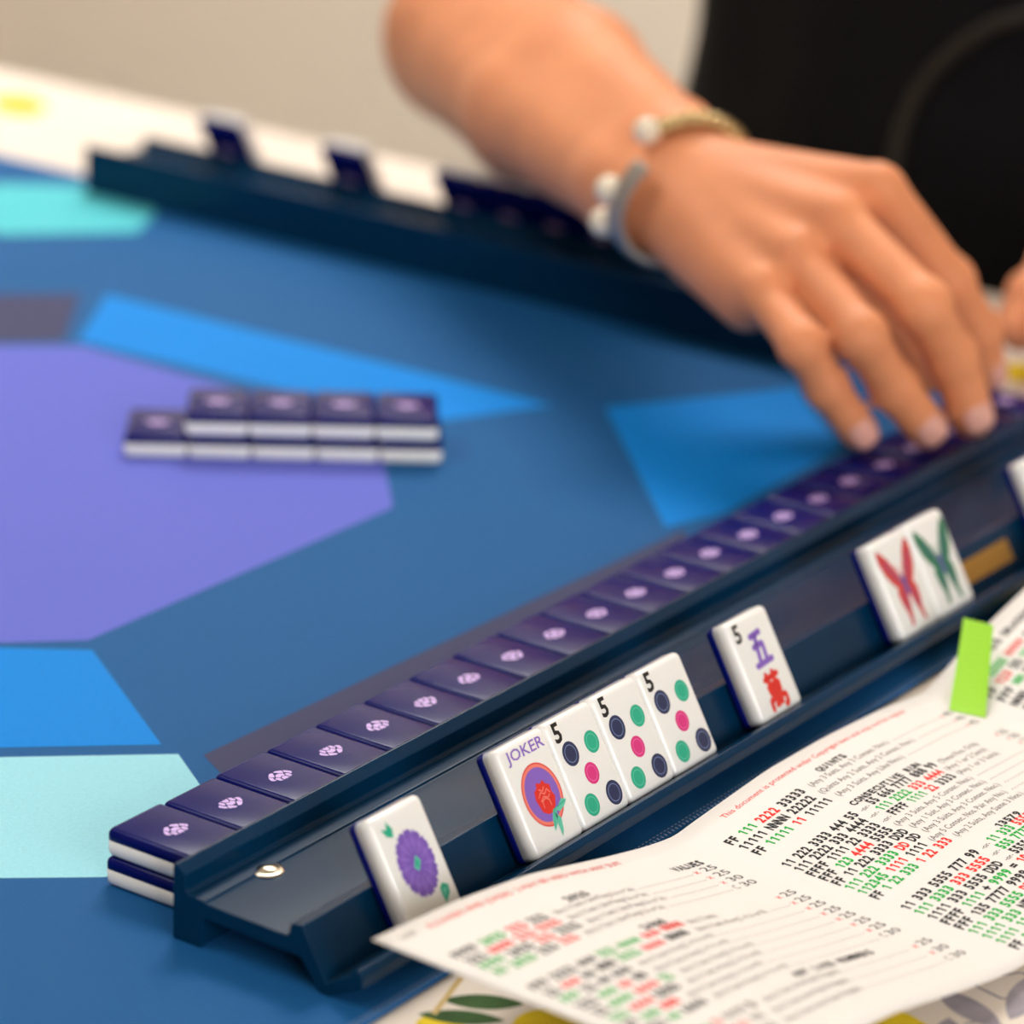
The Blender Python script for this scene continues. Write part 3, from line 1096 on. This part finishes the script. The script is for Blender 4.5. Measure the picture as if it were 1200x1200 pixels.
def sdf_mesh(fn, lo, hi, h):
    """surface nets over a block-sparse grid"""
    lo = np.array(lo, np.float32)
    B = 8
    nb = np.ceil((np.array(hi)-lo)/(h*B)).astype(int)
    n = nb*B+1
    c = np.stack(np.meshgrid(*[np.arange(k) for k in nb], indexing='ij'), -1).reshape(-1, 3)
    cen = lo+(c+.5)*B*h
    d = fn(cen.astype(np.float32))
    G = np.empty(n, np.float32)
    D = d.reshape(nb)
    big = np.repeat(np.repeat(np.repeat(D, B, 0), B, 1), B, 2)
    G[:-1, :-1, :-1] = big
    G[-1] = G[-2]
    G[:, -1] = G[:, -2]
    G[:, :, -1] = G[:, :, -2]
    act = c[np.abs(d) < h*B*1.05+2]
    o = np.stack(np.meshgrid(*[np.arange(B+1)]*3, indexing='ij'), -1).reshape(-1, 3)
    for s in range(0, len(act), 600):
        I = (act[s:s+600, None, :]*B+o[None]).reshape(-1, 3)
        G[I[:, 0], I[:, 1], I[:, 2]] = fn((lo+I*h).astype(np.float32))
    ins = G < 0
    cnt = np.zeros(n-1, np.int8)
    for dx in (0, 1):
        for dy in (0, 1):
            for dz in (0, 1):
                cnt += ins[dx:n[0]-1+dx, dy:n[1]-1+dy, dz:n[2]-1+dz]
    cells = np.argwhere((cnt > 0) & (cnt < 8))
    idx = np.full(n-1, -1, np.int32)
    idx[cells[:, 0], cells[:, 1], cells[:, 2]] = np.arange(len(cells))
    acc = np.zeros((len(cells), 3), np.float64)
    num = np.zeros(len(cells))
    cor = [np.array(q) for q in ((0, 0, 0), (1, 0, 0), (0, 1, 0), (0, 0, 1), (1, 1, 0), (1, 0, 1), (0, 1, 1), (1, 1, 1))]
    for i in range(8):
        for j in range(i+1, 8):
            if np.abs(cor[i]-cor[j]).sum() != 1:
                continue
            a = G[tuple((cells+cor[i]).T)]
            b = G[tuple((cells+cor[j]).T)]
            mk = (a < 0) != (b < 0)
            t = np.where(mk, a/np.where(mk, a-b, 1), 0)
            p = cor[i]+t[:, None]*(cor[j]-cor[i])
            acc += np.where(mk[:, None], p, 0)
            num += mk
    V = lo+(cells+acc/num[:, None])*h
    quads = []
    for ax in range(3):
        s0 = [slice(None)]*3
        s1 = [slice(None)]*3
        s0[ax] = slice(0, -1)
        s1[ax] = slice(1, None)
        A_, B_ = ins[tuple(s0)], ins[tuple(s1)]
        E_ = np.argwhere(A_ != B_)
        u, v_ = (ax+1) % 3, (ax+2) % 3
        ok = (E_[:, u] > 0) & (E_[:, v_] > 0) & (E_[:, u] < n[u]-1) & (E_[:, v_] < n[v_]-1)
        E_ = E_[ok]
        du, dv = np.eye(3, dtype=int)[u], np.eye(3, dtype=int)[v_]
        q = np.stack([idx[tuple((E_-du-dv).T)], idx[tuple((E_-dv).T)], idx[tuple(E_.T)], idx[tuple((E_-du).T)]], 1)
        fl = A_[tuple(E_.T)]
        q = np.where(fl[:, None], q, q[:, ::-1])
        quads.append(q)
    return V, np.concatenate(quads)


def mesh_np(name, V, Q, key, parent=None, origin=(0, 0, 0)):
    me = bpy.data.meshes.new(name)
    me.vertices.add(len(V))
    me.vertices.foreach_set('co', ((V-np.array(origin))*S).astype(np.float32).ravel())
    me.loops.add(len(Q)*4)
    me.loops.foreach_set('vertex_index', Q.astype(np.int32).ravel())
    me.polygons.add(len(Q))
    me.polygons.foreach_set('loop_start', np.arange(0, len(Q)*4, 4, dtype=np.int32))
    me.polygons.foreach_set('use_smooth', np.ones(len(Q), bool))
    me.update()
    me.validate()
    me.materials.append(M[key])
    o = bpy.data.objects.new(name, me)
    COL.objects.link(o)
    if parent:
        o.parent = parent
    return o


def unit(v):
    v = np.asarray(v, float)
    return v/np.linalg.norm(v)


RW, RE, RS = (427.5, 131.9, 84), (578, 330, 82), (765, 350, 330)
RH = {
    'index': [(428.1, 46.5, 97), (449.4, 29.1, 64.0), (463.3, 23.2, 43.6), (469.0, 21.5, 27.0)],
    'middle': [(409.8, 52.1, 89.3), (398.2, 11.4, 71.0), (414.5, 7.5, 49.0), (420.8, 1.1, 28.0)],
    'ring': [(398.2, 59.8, 77.2), (380.3, 24.3, 61.5), (394.0, 18.0, 41.5), (404.1, 9.4, 26.0)],
    'pinky': [(387.5, 66.5, 65), (369.5, 41, 57.5), (378.4, 35.2, 41.5), (388.3, 27.0, 25.0)],
}
RT = [(448, 108, 66), (462, 78, 52), (461, 54, 40), (456, 38, 27)]
LW, LE, LS = (632, -22, 58), (805, -190, 70), (790, 20, 330)
LH = {
    'index': [(585, 34, 52), (560, 42, 46), (541, 42, 35), (529, 39, 24)],
    'middle': [(572, 14, 58), (538, 14, 50), (519, 10, 36), (511, 7, 24)],
    'ring': [(566, -6, 58), (530, -10, 50), (512, -14, 36), (505, -16, 24)],
    'pinky': [(566, -26, 52), (540, -36, 46), (527, -38, 34), (521, -38, 24)],
}
LT = [(612, 12, 46), (590, 44, 34), (566, 54, 27), (545, 49, 20)]
RAD = {'index': (10.2, 9.4, 8.5, 7.6), 'middle': (10.4, 9.7, 8.9, 7.9), 'ring': (9.8, 9.1, 8.3, 7.4), 'pinky': (9.2, 8.3, 7.5, 6.7)}


def hand_sdf(P, W_, H, T, E):
    ax = unit(np.array(H['middle'][0])-np.array(W_))
    lat = np.array(H['index'][0], float)-np.array(H['pinky'][0], float)
    lat = unit(lat-ax*(lat@ax))
    dor = np.cross(ax, lat)
    if dor[2] < 0:
        dor = -dor
    W_ = np.array(W_, float)
    palm = None
    offs = {'index': 10, 'middle': 3.5, 'ring': -3.5, 'pinky': -10}
    for nme in H:
        a = W_+lat*offs[nme]-dor*1
        b = np.array(H[nme][0])-dor*1.5-ax*6
        d = cone(P, a, b, 14 if nme in ('middle', 'ring') else 13, RAD[nme][0]+.3)
        palm = d if palm is None else smin(palm, d, 7)
    for a, b, r1, r2, k in (
            (W_-lat*9-dor*7, np.array(H['pinky'][0])-dor*8-ax*14, 13, 9, 9),
            (W_-dor*6, np.array(H['ring'][0])-dor*9-ax*14, 13, 9, 9),
            (W_-dor*6+lat*6, np.array(H['index'][0])-dor*9-ax*12, 13, 9, 9),
            (W_+lat*10-dor*8, np.array(T[0]), 13, 14, 10),
            (np.array(T[0]), np.array(T[1]), 14, 11.5, 8)):
        palm = smin(palm, cone(P, a, b, r1, r2), k)
    # tendons on the back of the hand
    for nme in H:
        a = W_+lat*offs[nme]*.6+dor*7.5
        b = np.array(H[nme][0])+dor*5.0
        palm = smin(palm, cone(P, a, b, 3.2, 4.0), 10)
        palm = smin(palm, cone(P, np.array(H[nme][0])+dor*4, np.array(H[nme][0])+dor*4.2, 7, 7), 5)
    out = palm
    for nme in H:
        J = H[nme]
        R = RAD[nme]
        f = cone(P, J[0], J[1], R[0]-1.2, R[1]-.8)
        f = smin(f, cone(P, J[1], J[2], R[1]-.8, R[2]-.5), 3)
        f = smin(f, cone(P, J[2], J[3], R[2]-.5, R[3]), 3)
        for q, rr in ((1, R[1]-.2), (2, R[2]-.2)):   # knuckle bulges
            f = smin(f, cone(P, J[q], np.array(J[q])+.1, rr, rr), 3)
        out = np.minimum(out, smin(palm, f, 3.5))
    f = cone(P, T[1], T[2], 11, 9.6)
    f = smin(f, cone(P, T[2], T[3], 9.6, 8.2), 3)
    out = np.minimum(out, smin(palm, f, 8))
    # wrist and forearm
    E = np.array(E, float)
    fx = unit(E-W_)
    l2 = unit(lat-fx*(lat@fx))
    for s in (-1, 1):
        m1 = W_+(E-W_)*.55+l2*s*11
        out = smin(out, cone(P, W_-ax*4+l2*s*9-dor*2, W_+fx*26+l2*s*9.5, 16.5, 18.5), 9)
        out = smin(out, cone(P, W_+fx*22+l2*s*9.5, m1, 18.5, 26.5), 9)
        out = smin(out, cone(P, m1, E+l2*s*5-fx*8, 26.5, 33), 9)
    return out


def body_sdf(P):
    out = hand_sdf(P, RW, RH, RT, RE)
    for E, Sh in ((RE, RS),):
        out = smin(out, cone(P, E, Sh, 35, 46), 14)
    E = np.array(RE, float)
    out = smin(out, cone(P, E+V3(16, 10, -14), E+V3(17, 11, -13), 20, 20), 12)
    o2 = hand_sdf(P, LW, LH, LT, LE)
    o2 = smin(o2, cone(P, LE, LS, 35, 46), 14)
    out = np.minimum(out, o2)
    tor = cone(P, (835, 185, 60), (825, 185, 300), 62, 62)
    for s in (RS, LS):
        tor = smin(tor, cone(P, s, (815, 185, 320), 44, 55), 25)
    out = smin(out, tor, 14)
    return out


def dress_sdf(P):
    c = np.array((835, 195, 0), np.float32)
    Q = P.copy()
    sc = np.ones(len(P), np.float32)
    Q[:, 1] = c[1]+(Q[:, 1]-c[1])*.62
    d = cone(Q, (838, 195, -190), (826, 195, -20), 108, 98)
    d = smin(d, cone(Q, (826, 195, -20), (815, 195, 230), 98, 112), 40)
    d = smin(d, cone(Q, (815, 195, 230), (805, 190, 300), 112, 84), 30)
    for y in (100, 280):
        t = cone(P, (830, y, -222), (470, y, -232), 80, 58)
        t = smin(t, cone(P, (470, y, -232), (480, y, -680), 58, 62), 20)
        d = smin(d, t, 40)
    # soft folds
    d = d+2.0*np.sin(P[:, 1]*.09+P[:, 2]*.02)*np.sin(P[:, 2]*.03)
    return d


def bracelets(root, origin):
    W_ = np.array(RW, float)
    E = np.array(RE, float)
    ax = unit(E-W_)
    lat = np.array(RH['index'][0], float)-np.array(RH['pinky'][0], float)
    l2 = unit(lat-ax*(lat@ax))
    dn = np.cross(ax, l2)
    if dn[2] < 0:
        dn = -dn

    def ringpt(pos, rx, rz, a, tilt=0):
        return W_+ax*(pos+tilt*math.sin(a))+l2*rx*math.cos(a)+dn*rz*math.sin(a)
    # open cuff of twisted cable with pearl ends
    m = MB()
    a0, a1 = math.radians(76), math.radians(-80)
    n = 80
    for ph in (0, 2.09, 4.19):
        path = []
        for i in range(n+1):
            a = a0+(a1-a0)*i/n
            p = ringpt(-1, 29.0, 22.4, a, 0)
            q = unit(p-W_-ax*((p-W_)@ax))
            tw = ph+i*.42
            path.append(tuple(p+q*1.7*math.cos(tw)+ax*2.2*math.sin(tw)))
        m.tube(path, 1.7, 'gold', 7)
    b = m.build('bracelet', root, origin)
    b['label'] = 'gold twisted cuff bracelet with pearl end'
    m = MB()
    m.ball(tuple(ringpt(0, 30.0, 23.6, math.radians(84), 0)), 5.2, 'pearl')
    m.build('pearl', b, origin)
    # silver double bangle lower on the wrist
    m = MB()
    for pos, rr in ((-20, -.6), (-16.6, -.3), (-13.2, -.3)):
        m.tube([tuple(ringpt(pos+4*math.sin(math.radians(104+2.2*i)-1.6), 28.8+rr, 22.0+rr, math.radians(104+2.2*i), 0)) for i in range(75)], 1.8, 'silver', 8)
    b = m.build('bracelet', root, origin)
    b['label'] = 'silver banded cuff with two pearls'
    for dg, ps in ((134, 6), (163, 9)):
        m = MB()
        m.ball(tuple(ringpt(ps-12, 30.0, 23.5, math.radians(dg), 0)), 5.4, 'pearl')
        m.build('pearl', b, origin)


def person():
    org = (835, 195, -750)
    root = thing('person', 'person in a black dress reaching over the rack, bracelets on the wrist', 'person', org)
    V, Q = sdf_mesh(body_sdf, (340, -200, 8), (900, 440, 400), 2.0)
    mesh_np('body', V, Q, 'skin', root, org)
    V, Q = sdf_mesh(dress_sdf, (390, -40, -750), (990, 430, 400), 6.0)
    mesh_np('dress', V, Q, 'dress', root, org)
    bracelets(root, org)
    # nails of the right hand
    for nme in RH:
        J = [np.array(q, float) for q in RH[nme]]
        R = RAD[nme]
        d = unit(J[3]-J[2])
        e = unit(J[1]-J[2])
        nrm = -(e+(-d))         # outside of the bend
        nrm = J[1]*2-J[0]-J[2]
        nrm = nrm-d*(nrm@d)
        nrm = unit(nrm+np.array((-.35, -.35, .25))*np.linalg.norm(nrm)*1.0)
        nrm = unit(nrm-d*(nrm@d))
        side = np.cross(d, nrm)
        m = MB()
        rr = R[3]
        vs, fs = [], []
        nu, nv = 8, 8
        for j in range(nv+1):
            for i in range(nu+1):
                u = -1+2*i/nu
                v_ = j/nv
                wd = .78*math.sqrt(max(.05, 1-(2*v_-1)**4*.55))
                an = u*wd
                c = J[3]-d*(5.5-v_*10.5)
                rad = (rr+.35)*(1 if v_ < .62 else math.sqrt(max(.12, 1-((v_-.62)/.62)**2*1.0)))
                vs.append(tuple(c+nrm*rad*math.cos(an)+side*rad*math.sin(an)))
        for j in range(nv):
            for i in range(nu):
                a = j*(nu+1)+i
                fs.append((a, a+1, a+nu+2, a+nu+1))
        m.add(vs, fs, 'nail', True)
        o = m.build('fingernail', root, org)
        s = o.modifiers.new('s', 'SOLIDIFY')
        s.thickness = .0006
    # curved trim sewn on the dress front
    m = MB()
    pts = []
    for y, z in ((200, 10), (200, 24), (198, 38), (193, 52), (184, 66), (172, 79), (158, 90), (142, 97), (122, 101), (100, 101)):
        P = np.array([[690, y, z]], np.float32)
        for _ in range(80):
            dd = float(dress_sdf(P)[0])
            if dd < 1.2:
                break
            P[0, 0] += max(.6, dd*.6)
        pts.append(tuple(float(q) for q in P[0]))
    m.tube(pts, 3.6, 'necklace', 8)
    m.build('dress_trim', root, org)


person()


def chair():
    t = thing('dining_chair', 'wooden chair under the person in black', 'chair', (850, 195, -750))
    org = (850, 195, -750)
    m = MB()
    m.box(660, 1040, 0, 390, -345, -320, 'chair')
    bevel_mod(m.build('seat', t, org), 5, 2)
    for x in (680, 1005):
        for y in (15, 350):
            m = MB()
            m.box(x, x+26, y, y+26, -750, -345, 'chair')
            m.build('leg', t, org)
    m = MB()
    m.box(1010, 1034, 10, 380, -320, 120, 'chair')
    bevel_mod(m.build('backrest', t, org), 5, 2)


chair()
